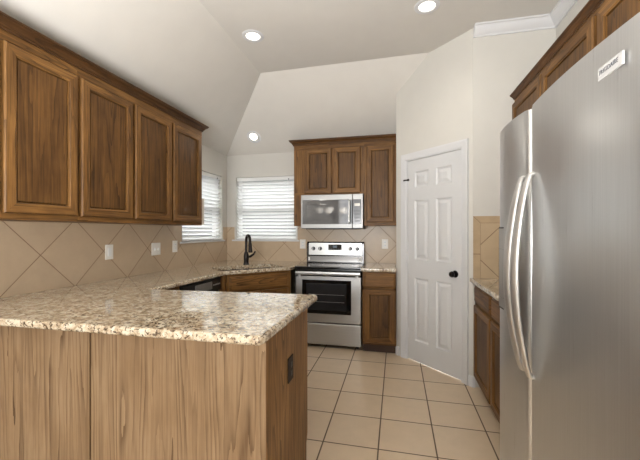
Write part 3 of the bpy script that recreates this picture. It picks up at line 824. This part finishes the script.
# ice and water dispenser in the freezer door
dp = MB()
DY0, DY1, DZ0, DZ1 = 1.485, 1.705, .950, 1.320
xf = RF - .0135
dp.box(xf - .001, xf + .012, DY0, DY1, DZ0 + .006, DZ0 + .05, .002).box(xf - .001, xf + .012, DY0, DY1, DZ1 - .10, DZ1 - .006, .002)
dp.box(xf - .001, xf + .012, DY0, DY0 + .016, DZ0 + .05, DZ1 - .1, .002).box(xf - .001, xf + .012, DY1 - .075, DY1, DZ0 + .05, DZ1 - .1, .002)
dpo = dp.build('dispenser_frame', M['steel_fridge'], d1)
MB().box(xf, xf + .011, DY0 - .003, DY1 + .003, DZ0, DZ1).build('dispenser_recess', M['black_matte'], dpo)
MB().box(xf - .004, xf - .0005, 1.54, 1.59, 1.06, 1.16, .002).build('paddle', M['steel_dark'], dpo)
# the refrigerator stands very slightly askew
# name badge
xb = RF - .016 * (1 - (2 * (.908 - .8) / .596 - 1) ** 2)
bd = MB().box(-.0505, .0505, -.0025, .003, -.0155, .0155, .0008).build('badge', M['badge'], d2, local=True)
slope = math.atan2(.0075, .10)
bd.rotation_euler = (0, 0, R(-90) - .034)
pw = Vector((xb - .0022, .921, 1.685))
bd.location = world_matrix(d2).inverted() @ pw
cu = bpy.data.curves.new('lettering', 'FONT'); cu.body = 'FRIGIDAIRE'; cu.size = .0150; cu.align_x = 'CENTER'; cu.align_y = 'CENTER'; cu.extrude = .0004; cu.space_character = 1.08
to = bpy.data.objects.new('lettering_source', cu); COL.objects.link(to)
bpy.context.view_layer.update()
me = bpy.data.meshes.new_from_object(to.evaluated_get(bpy.context.evaluated_depsgraph_get()))
bpy.data.objects.remove(to)
me.transform(Matrix.Translation((0, -.0029, 0.002)) @ Matrix.Rotation(R(90), 4, 'X') @ Matrix.Scale(.9, 4, (1, 0, 0)))
me.materials.clear(); me.materials.append(M['ink'])
lt = bpy.data.objects.new('lettering', me); COL.objects.link(lt); lt.parent = bd

fr.location = (.8636, 1.2805, 0); fr.rotation_euler = (0, 0, R(1.6))

# ------------------------------------------------------------------ switches and outlets
def plate(name, loc, rz, w, h, kinds, label, cat, mat=None, ins=None):
    """local: plate in the xz plane, facing -y"""
    mat = mat or M['plate']; ins = ins or M['vinyl']
    r = empty(name, loc, rz, label, cat)
    MB().box(-w / 2, w / 2, -.006, 0, -h / 2, h / 2, .0025).build('cover_plate', mat, r, local=True)
    n = len(kinds)
    for i, k in enumerate(kinds):
        x = (i - (n - 1) / 2) * .046
        if k == 'rocker':
            MB().box(x - .0165, x + .0165, -.010, -.005, -.033, .033, .002).build('rocker', ins, r, local=True)
        elif k == 'toggle':
            MB().box(x - .005, x + .005, -.016, -.005, -.012, .010, .0015).build('toggle', ins, r, local=True)
        elif k == 'outlet':
            for z in (-.02, .02):
                s_ = MB().box(x - .0165, x + .0165, -.0085, -.005, z - .014, z + .014, .0022).build('socket', ins, r, local=True)
                MB().box(x - .008, x - .006, -.0090, -.008, z - .005, z + .005).box(x + .006, x + .008, -.0090, -.008, z - .005, z + .005).build('slots', M['black_matte'], s_, local=True)
    return r
LX = XL + TS + .0002
plate('light_switch', (LX, 2.256, 1.135), 90, .075, .118, ['rocker'], 'white single rocker switch plate on the left backsplash, nearest the camera', 'switch')
plate('light_switch', (LX, 2.795, 1.132), 90, .120, .118, ['toggle', 'toggle'], 'white double toggle switch plate in the middle of the left backsplash', 'switch')
plate('power_outlet', (LX, 3.078, 1.145), 90, .075, .118, ['outlet'], 'white outlet on the left backsplash beside the left window', 'outlet')
plate('power_outlet', (-1.180, YB - TS - .0002, 1.138), 0, .075, .118, ['outlet'], 'white outlet on the far backsplash left of the range', 'outlet')
plate('power_outlet', (-.136, YB - TS - .0002, 1.147), 0, .075, .118, ['outlet'], 'white outlet on the far backsplash right of the range', 'outlet')
plate('power_outlet', (-.5002, 1.548, .640), 90, .075, .118, ['outlet'], 'dark brown outlet on the end panel of the peninsula', 'outlet', M['brown_plate'], M['black_matte'])

# ------------------------------------------------------------------ recessed ceiling lights
def downlight(loc, n, label, power=9):
    n = Vector(n).normalized()
    r = empty('recessed_light', loc, 0, label, 'light', 'recessed ceiling lights')
    q = n.to_track_quat('Z', 'Y').to_euler(); r.rotation_euler = q
    # local +z points away from the ceiling, into the room
    MB().lathe([(.060, .000), (.062, .006), (.085, .008), (.094, .003), (.094, .0005), (.060, .0005)], n=36).build('trim_ring', M['trim'], r, local=True)
    MB().lathe([(0, .0015), (.030, .004), (.052, .003), (.060, .0012)], n=32).build('lamp_face', M['bulb'], r, local=True)
    l = bpy.data.lights.new('recessed_light_beam', 'SPOT'); l.energy = power; l.spot_size = R(140); l.spot_blend = .8; l.shadow_soft_size = .06; l.color = (1, .94, .84)
    lo = bpy.data.objects.new('lamp', l); COL.objects.link(lo); lo.parent = r; lo.location = (0, 0, .03); lo.rotation_euler = (math.pi, 0, 0)
downlight((-1.215, 2.72, ZC), (0, 0, -1), 'lit recessed ceiling light above the peninsula, left of the pair on the flat ceiling')
downlight((.225, 2.649, ZC), (0, 0, -1), 'lit recessed ceiling light near the white cornice at the top edge')
dz = (ZC - ZE) / (YB - 3.37)
bn = Vector((0, -dz, -1)).normalized()
yy = 3.989; zz = ZE + (YB - yy) * dz
downlight((-1.768, yy, zz), bn, 'lit recessed ceiling light on the sloped ceiling above the far window', 7)

# ------------------------------------------------------------------ chandelier behind the camera, mirrored in the microwave door
chn = empty('chandelier', (-1.62, -1.0, 1.62), 0, 'dark chandelier with white glass shades, mirrored in the microwave door', 'chandelier')
MB().lathe([(0, 0), (.012, .01), (.022, .05), (.012, .1), (.03, .16), (.018, .24), (.012, .30), (.008, .32), (.008, 1.0), (0, 1.0)]).build('stem', M['bronze'], chn, local=True)
zc = ZE + (-1.62 - XL) * (ZC - ZE) / (-1.39 - XL) - .04
MB().lathe([(0, zc - 1.62 - .02), (.06, zc - 1.62 - .02), (.06, zc - 1.62 - .001), (0, zc - 1.62 - .001)]).tube([(0, 0, .95), (0, 0, zc - 1.62 - .015)], .006, 8).build('canopy', M['bronze'], chn, local=True)
for k in range(5):
    a = R(72 * k + 20); ca, sa = math.cos(a), math.sin(a)
    ar = MB().tube([(.012 * ca, .012 * sa, .16), (.10 * ca, .10 * sa, .09), (.24 * ca, .24 * sa, .07), (.33 * ca, .33 * sa, .12), (.34 * ca, .34 * sa, .16)], .008, 8).build('arm', M['bronze'], chn, local=True)
    MB().lathe([(.02, .15), (.05, .17), (.085, .23), (.10, .28), (.094, .28), (.08, .23), (.045, .178), (0, .165)], (.34 * ca, .34 * sa, 0)).build('lamp_shade', M['shade'], ar, local=True)
